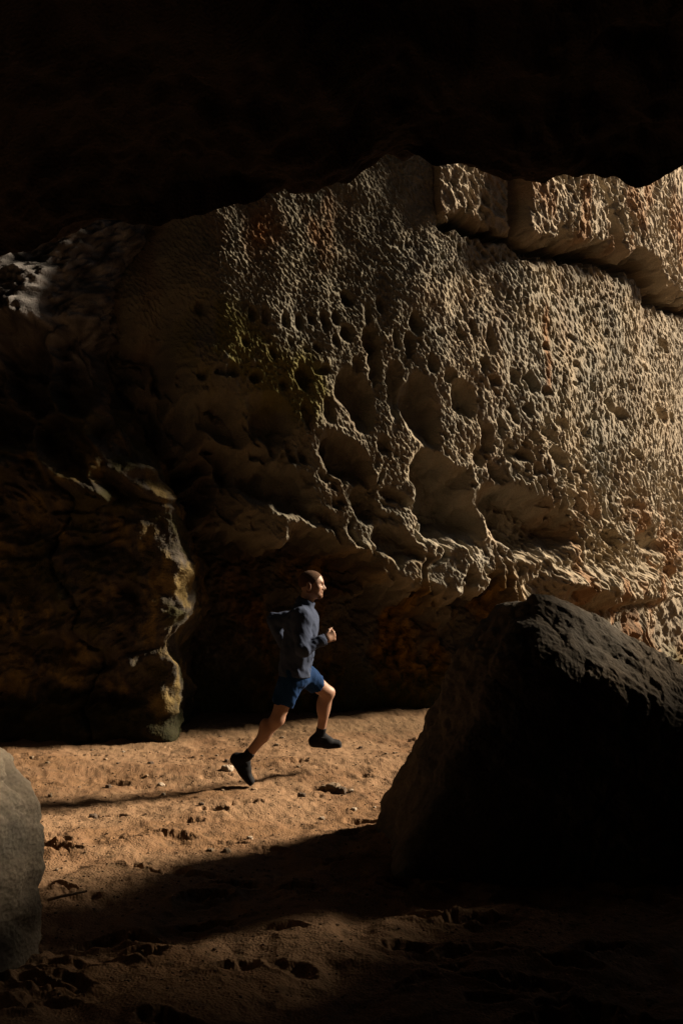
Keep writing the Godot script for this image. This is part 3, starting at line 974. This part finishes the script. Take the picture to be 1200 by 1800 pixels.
# ---------------------------------------------------------------- the runner
func runner() -> void:
	var root := Node3D.new()
	root.name = "person"
	add_child(root)
	root.position = Vector3(-0.37, 0.0, -8.1)
	root.position.y = sand_y(-0.75, -8.0) + 0.005
	tag(root, "man running to the right in a grey-blue jacket, blue shorts and black shoes", "person")
	var skin := plain(Color(0.42, 0.235, 0.15), 0.55, 0.4)
	skin.subsurf_scatter_enabled = true
	skin.subsurf_scatter_strength = 0.08
	var cloth := plain(Color(0.066, 0.088, 0.148), 0.95, 0.2)
	cloth.albedo_texture = cloth_tex
	cloth.uv1_triplanar = true
	cloth.uv1_scale = Vector3.ONE * 6.0
	var blue := plain(Color(0.005, 0.027, 0.088), 0.9, 0.2)
	var black := plain(Color(0.005, 0.0055, 0.007), 0.8, 0.25)
	var sole_m := plain(Color(0.022, 0.021, 0.020), 0.85, 0.3)
	var hair_m := plain(Color(0.125, 0.073, 0.046), 0.95, 0.2)
	for m in [hair_m, skin]:
		m.albedo_texture = speck_tex
		m.heightmap_enabled = true
		m.heightmap_texture = grain_tex
		m.heightmap_scale = 0.35 if m == hair_m else 0.10
		m.uv1_triplanar = true
		m.uv1_scale = Vector3.ONE * (9.0 if m == hair_m else 4.0)
	# joints: x ahead, y up, z towards the viewer
	var pel := Vector3(0.01, 0.92, 0)
	var chest := Vector3(0.05, 1.20, 0)
	var neck := Vector3(0.075, 1.42, 0)
	var hip_r := Vector3(-0.005, 0.91, 0.09)
	var knee_r := Vector3(-0.135, 0.535, 0.10)
	var ankle_r := Vector3(-0.395, 0.215, 0.06)
	var hip_l := Vector3(0.01, 0.92, -0.09)
	var knee_l := Vector3(0.255, 0.70, -0.30)
	var ankle_l := Vector3(0.19, 0.325, -0.42)
	var sho_r := Vector3(0.06, 1.335, 0.175)
	var elb_r := Vector3(0.075, 1.095, 0.27)
	var wri_r := Vector3(0.243, 1.165, 0.19)
	var sho_l := Vector3(0.09, 1.335, -0.175)
	var elb_l := Vector3(-0.19, 1.30, -0.28)
	var wri_l := Vector3(-0.10, 1.08, -0.30)
	# body
	var s := Sdf.new()
	s.bone(pel + Vector3(0, 0, 0.06), chest + Vector3(0, 0, 0.06), 0.10, 0.11)
	s.bone(pel - Vector3(0, 0, 0.06), chest - Vector3(0, 0, 0.06), 0.10, 0.11)
	s.bone(chest, neck, 0.11, 0.06)
	s.bone(neck, Vector3(0.115, 1.545, 0), 0.058, 0.055)
	s.bone(hip_r, knee_r, 0.085, 0.053, 0.04)
	s.bone(knee_r, ankle_r, 0.050, 0.034, 0.03)
	s.ball(knee_r.lerp(ankle_r, 0.30) + Vector3(-0.020, 0.018, 0), Vector3(0.046, 0.085, 0.047), 0.04)
	s.ball(knee_r + Vector3(0.026, 0.0, 0.0), Vector3(0.03, 0.036, 0.032), 0.02)
	s.bone(hip_l, knee_l, 0.085, 0.055, 0.04)
	s.bone(knee_l, ankle_l, 0.050, 0.034, 0.03)
	s.ball(knee_l.lerp(ankle_l, 0.28) + Vector3(-0.024, -0.01, 0.005), Vector3(0.050, 0.095, 0.050), 0.04)
	s.ball(knee_l + Vector3(0.028, 0.004, 0.0), Vector3(0.03, 0.036, 0.032), 0.02)
	s.bone(ankle_r, ankle_r + Vector3(0.03, -0.09, 0), 0.032, 0.02)
	s.bone(ankle_l, ankle_l + Vector3(0.07, -0.045, -0.01), 0.032, 0.02)
	for q in [[sho_r, elb_r, wri_r], [sho_l, elb_l, wri_l]]:
		s.bone(chest.lerp(neck, 0.65), q[0], 0.07, 0.062)
		s.bone(q[0], q[1], 0.056, 0.042)
		s.bone(q[1], q[2], 0.044, 0.029)
	var v := PackedVector3Array()
	var idx := PackedInt32Array()
	s.build(0.010, v, idx)
	# head
	var hd := Sdf.new()
	hd.ball(Vector3(0.122, 1.622, 0), Vector3(0.099, 0.084, 0.076))
	hd.ball(Vector3(0.165, 1.570, 0), Vector3(0.054, 0.078, 0.057), 0.03)
	hd.bone(Vector3(0.112, 1.545, 0.045), Vector3(0.183, 1.507, 0.014), 0.022, 0.022, 0.03)
	hd.bone(Vector3(0.112, 1.545, -0.045), Vector3(0.183, 1.507, -0.014), 0.022, 0.022, 0.03)
	hd.ball(Vector3(0.196, 1.503, 0), Vector3(0.020, 0.018, 0.024), 0.02)
	hd.bone(Vector3(0.205, 1.612, -0.026), Vector3(0.205, 1.612, 0.026), 0.014, 0.014, 0.02)
	hd.bone(Vector3(0.212, 1.598, 0), Vector3(0.234, 1.563, 0), 0.009, 0.012, 0.014)
	hd.bone(Vector3(0.222, 1.556, -0.012), Vector3(0.222, 1.556, 0.012), 0.009, 0.009, 0.010)
	hd.bone(Vector3(0.211, 1.537, -0.016), Vector3(0.211, 1.537, 0.016), 0.0095, 0.0095, 0.010)
	hd.bone(Vector3(0.208, 1.524, -0.014), Vector3(0.208, 1.524, 0.014), 0.0095, 0.0095, 0.008)
	hd.ball(Vector3(0.175, 1.568, 0.048), Vector3(0.024, 0.02, 0.014), 0.02)
	hd.ball(Vector3(0.175, 1.568, -0.048), Vector3(0.024, 0.02, 0.014), 0.02)
	hd.ball(Vector3(0.216, 1.592, 0.031), Vector3(0.018, 0.012, 0.018), 0.012, 9)
	hd.ball(Vector3(0.216, 1.592, -0.031), Vector3(0.018, 0.012, 0.018), 0.012, 9)
	hd.ball(Vector3(0.200, 1.591, 0.031), Vector3(0.012, 0.011, 0.013), 0.004)
	hd.ball(Vector3(0.200, 1.591, -0.031), Vector3(0.012, 0.011, 0.013), 0.004)
	for sg in [1.0, -1.0]:
		hd.ball(Vector3(0.110, 1.577, 0.079 * sg), Vector3(0.020, 0.036, 0.013), 0.008)
		hd.ball(Vector3(0.115, 1.579, 0.093 * sg), Vector3(0.010, 0.020, 0.009), 0.006, 9)
	hd.bone(Vector3(0.075, 1.42, 0), Vector3(0.115, 1.545, 0), 0.058, 0.055, 0.03)
	hd.build(0.0042, v, idx)
	# the near hand, closed into a loose fist, thumb on top
	var hnd := Sdf.new()
	hand(hnd, wri_r, Vector3(0.86, 0.36, -0.36).normalized(), Vector3(-0.25, 0.93, 0.25).normalized())
	hnd.build(0.0042, v, idx)
	var hn2 := Sdf.new()
	hand(hn2, wri_l, Vector3(0.38, -0.92, -0.08).normalized(), Vector3(0.92, 0.38, 0.0).normalized())
	hn2.build(0.0042, v, idx)
	put("body", mesh_from(v, idx), skin, root)
	# hair and stubble
	var hr := Sdf.new()
	hr.ball(Vector3(0.122, 1.622, 0), Vector3(0.099, 0.084, 0.076))
	hr.grow = 0.0015
	hr.clips = [Plane(Vector3(0.80, -0.60, 0).normalized(), Vector3(0.80, -0.60, 0).normalized().dot(Vector3(0.200, 1.660, 0))), Plane(Vector3(0.35, -1, 0).normalized(), Vector3(0.35, -1, 0).normalized().dot(Vector3(0.125, 1.590, 0)))]
	put("hair", sdf_mesh(hr, 0.005), hair_m, root)
	var bd := Sdf.new()
	bd.bone(Vector3(0.112, 1.545, 0.045), Vector3(0.183, 1.507, 0.014), 0.022, 0.022, 0.03)
	bd.bone(Vector3(0.112, 1.545, -0.045), Vector3(0.183, 1.507, -0.014), 0.022, 0.022, 0.03)
	bd.ball(Vector3(0.196, 1.503, 0), Vector3(0.020, 0.018, 0.024), 0.02)
	bd.bone(Vector3(0.112, 1.57, 0.052), Vector3(0.112, 1.545, 0.047), 0.018, 0.02, 0.02)
	bd.bone(Vector3(0.112, 1.57, -0.052), Vector3(0.112, 1.545, -0.047), 0.018, 0.02, 0.02)
	bd.grow = 0.0025
	var bm := plain(Color(0.16, 0.085, 0.05), 0.9, 0.2)
	put("beard", sdf_mesh(bd, 0.005), bm, root)
	# jacket
	var j := Sdf.new()
	j.bone(pel + Vector3(-0.02, -0.08, 0.07), Vector3(0.02, 1.08, 0.075), 0.128, 0.122, 0.04)
	j.bone(pel + Vector3(-0.02, -0.08, -0.07), Vector3(0.02, 1.08, -0.075), 0.128, 0.122, 0.04)
	j.bone(Vector3(0.02, 1.08, 0.075), chest + Vector3(0.0, 0.06, 0.075), 0.122, 0.135, 0.04)
	j.bone(Vector3(0.02, 1.08, -0.075), chest + Vector3(0.0, 0.06, -0.075), 0.122, 0.135, 0.04)
	j.bone(chest + Vector3(0, 0.08, 0), neck, 0.13, 0.075, 0.05)
	j.bone(neck + Vector3(-0.01, -0.02, 0), Vector3(0.098, 1.472, 0), 0.080, 0.074, 0.02, 2)
	for q in [[sho_r, elb_r, wri_r], [sho_l, elb_l, wri_l]]:
		j.bone(chest.lerp(neck, 0.6), q[0], 0.085, 0.075, 0.05)
		j.bone(q[0], q[1], 0.072, 0.058, 0.04)
		j.bone(q[1], q[1].lerp(q[2], 0.97), 0.060, 0.043, 0.025, 2)
	j.clips = [Plane(Vector3(-0.08, -1, 0).normalized(), Vector3(-0.08, -1, 0).normalized().dot(Vector3(0.0, 0.865, 0)))]
	j.noise = fnl(101, 8.0, 3)
	j.amp = 0.017
	var jk := put("jacket", sdf_mesh(j, 0.008), cloth, root)
	# cuffs, zip
	var cf := Sdf.new()
	var cdir := (wri_r - elb_r).normalized()
	cf.bone(wri_r - cdir * 0.028, wri_r - cdir * 0.004, 0.0455, 0.044, 0.01, 2)
	put("cuff", sdf_mesh(cf, 0.006), cloth, jk)
	# shorts
	var sh := Sdf.new()
	sh.bone(pel + Vector3(-0.01, 0, 0.055), pel + Vector3(-0.01, -0.06, 0.055), 0.118, 0.118)
	sh.bone(pel + Vector3(-0.01, 0, -0.055), pel + Vector3(-0.01, -0.06, -0.055), 0.118, 0.118)
	sh.bone(hip_r, hip_r.lerp(knee_r, 0.70), 0.106, 0.086, 0.03, 2)
	sh.bone(hip_l, hip_l.lerp(knee_l, 0.66), 0.100, 0.082, 0.03, 2)
	sh.noise = fnl(103, 9.0, 3)
	sh.amp = 0.014
	put("shorts", sdf_mesh(sh, 0.008), blue, root)
	# socks and shoes
	for q in [[ankle_r, knee_r, Vector3(0.6, -0.8, 0.0), 0.0], [ankle_l, knee_l, Vector3(0.97, -0.08, -0.22), 0.0]]:
		var ank: Vector3 = q[0]
		var up: Vector3 = ((q[1] as Vector3) - ank).normalized()
		var fwd: Vector3 = (q[2] as Vector3).normalized()
		var so := Sdf.new()
		so.bone(ank - up * 0.05, ank + up * 0.085, 0.040, 0.042, 0.02, 2)
		put("sock", sdf_mesh(so, 0.006), black, root)
		var side_ := Vector3(0, 0, 1)
		var down := -(up - fwd * up.dot(fwd)).normalized()
		side_ = fwd.cross(down).normalized()
		var heel := ank + down * 0.045 - fwd * 0.045
		var toe := heel + fwd * 0.235 + down * 0.012
		var sh2 := Sdf.new()
		sh2.bone(heel, heel.lerp(toe, 0.45) - down * 0.008, 0.040, 0.040, 0.03)
		for w in [-0.014, 0.014]:
			sh2.bone(heel.lerp(toe, 0.4), toe.lerp(heel, 0.12) + side_ * w + down * 0.004, 0.036, 0.028, 0.03)
		sh2.bone(heel, ank + up * 0.02, 0.040, 0.045, 0.03, 2)
		sh2.bone(heel.lerp(toe, 0.5) - down * 0.03, ank + up * 0.01 + fwd * 0.03, 0.024, 0.028, 0.03)
		sh2.clips = [Plane(down, down.dot(heel + down * 0.036))]
		var shoe := put("shoe", sdf_mesh(sh2, 0.006), black, root)
		var sl := Sdf.new()
		sl.bone(heel + down * 0.012, heel.lerp(toe, 0.5) + down * 0.012, 0.042, 0.036, 0.03)
		for w in [-0.015, 0.015]:
			sl.bone(heel.lerp(toe, 0.5) + down * 0.010, toe.lerp(heel, 0.08) + side_ * w, 0.040, 0.030, 0.03)
		sl.clips = [Plane(down, down.dot(heel + down * 0.050)), Plane(-down, -down.dot(heel + down * 0.026))]
		put("sole", sdf_mesh(sl, 0.006), sole_m, shoe)

# a loosely closed hand: from the wrist along dir, thumb towards up
func hand(h: Sdf, wrist: Vector3, dir: Vector3, up: Vector3) -> void:
	var inw := dir.cross(up).normalized()      # the palm's side
	if inw.z > 0.0:
		inw = -inw
	h.bone(wrist - dir * 0.02, wrist + dir * 0.02, 0.027, 0.027, 0.02)
	h.bone(wrist + dir * 0.02 + up * 0.016, wrist + dir * 0.078 + up * 0.026, 0.020, 0.016, 0.02)
	h.bone(wrist + dir * 0.02 - up * 0.010, wrist + dir * 0.070 - up * 0.028, 0.020, 0.015, 0.02)
	h.bone(wrist + dir * 0.02, wrist + dir * 0.078, 0.020, 0.016, 0.02)
	var lens := [0.044, 0.048, 0.045, 0.036]
	for i in 4:
		var kn := wrist + dir * (0.083 - 0.004 * absf(i - 1.2)) + up * (0.031 - 0.020 * i)
		var l: float = lens[i]
		var p1 := kn + (dir * 0.35 + inw * 0.94).normalized() * l
		var p2 := p1 + (-dir * 0.9 + inw * 0.25).normalized() * l * 0.62
		var p3 := p2 + (-dir * 0.6 - inw * 0.75).normalized() * l * 0.45
		h.bone(kn, p1, 0.0105, 0.0092, 0.006)
		h.bone(p1, p2, 0.0092, 0.0085, 0.004)
		h.bone(p2, p3, 0.0085, 0.0075, 0.004)
	var t0 := wrist + dir * 0.028 + up * 0.026 + inw * 0.008
	var t1 := wrist + dir * 0.058 + up * 0.050 + inw * 0.022
	var t2 := wrist + dir * 0.088 + up * 0.052 + inw * 0.034
	h.bone(t0, t1, 0.0145, 0.0115, 0.012)
	h.bone(t1, t2, 0.0112, 0.0088, 0.004)

# ----------------------------------------------------------------
func _ready() -> void:
	var cam := Camera3D.new()
	cam.name = "camera"
	cam.fov = 54.0
	cam.near = 0.05
	cam.far = 600.0
	cam.position = Vector3(0, 1.6, 0)
	cam.rotation_degrees = Vector3(4.1, 0, 0)
	add_child(cam)
	cam.make_current()
	var sm := ProceduralSkyMaterial.new()
	sm.sky_top_color = Color(0.40, 0.50, 0.62)
	sm.sky_horizon_color = Color(0.60, 0.63, 0.66)
	sm.ground_bottom_color = Color(0.10, 0.08, 0.06)
	sm.ground_horizon_color = Color(0.35, 0.34, 0.32)
	sm.sun_angle_max = 5.0
	sm.sky_energy_multiplier = 0.25
	var sky := Sky.new()
	sky.sky_material = sm
	var env := Environment.new()
	env.background_mode = Environment.BG_SKY
	env.sky = sky
	env.tonemap_mode = Environment.TONE_MAPPER_LINEAR
	env.tonemap_exposure = 9.9
	env.sdfgi_enabled = true
	env.ssao_enabled = true
	env.ssil_enabled = true
	var we := WorldEnvironment.new()
	we.name = "environment"
	we.environment = env
	add_child(we)
	var sun := DirectionalLight3D.new()
	sun.name = "sun"
	sun.light_color = Color(1.0, 0.91, 0.80)
	sun.light_energy = 0.5
	sun.light_angular_distance = 10.0
	sun.shadow_enabled = true
	var az := deg_to_rad(20.0)
	var el := deg_to_rad(30.0)
	var towards := Vector3(cos(el) * cos(az), sin(el), -cos(el) * sin(az))
	sun.basis = Basis.looking_at(-towards, Vector3.UP)
	add_child(sun)

	grain_tex = pit_picture(512)
	speck_tex = noise_picture(512, 202, 0.06, 4, 0.72, 1.0)
	cloth_tex = noise_picture(256, 203, 0.25, 2, 0.6, 1.0)
	make_plan()
	var t0 := Time.get_ticks_msec()
	ground()
	print("ground ", Time.get_ticks_msec() - t0)
	rock_wall()
	print("wall ", Time.get_ticks_msec() - t0)
	left_shoulder()
	cave_roof()
	boulders()
	print("rocks ", Time.get_ticks_msec() - t0)
	stones()
	twigs()
	runner()
	print("all ", Time.get_ticks_msec() - t0)
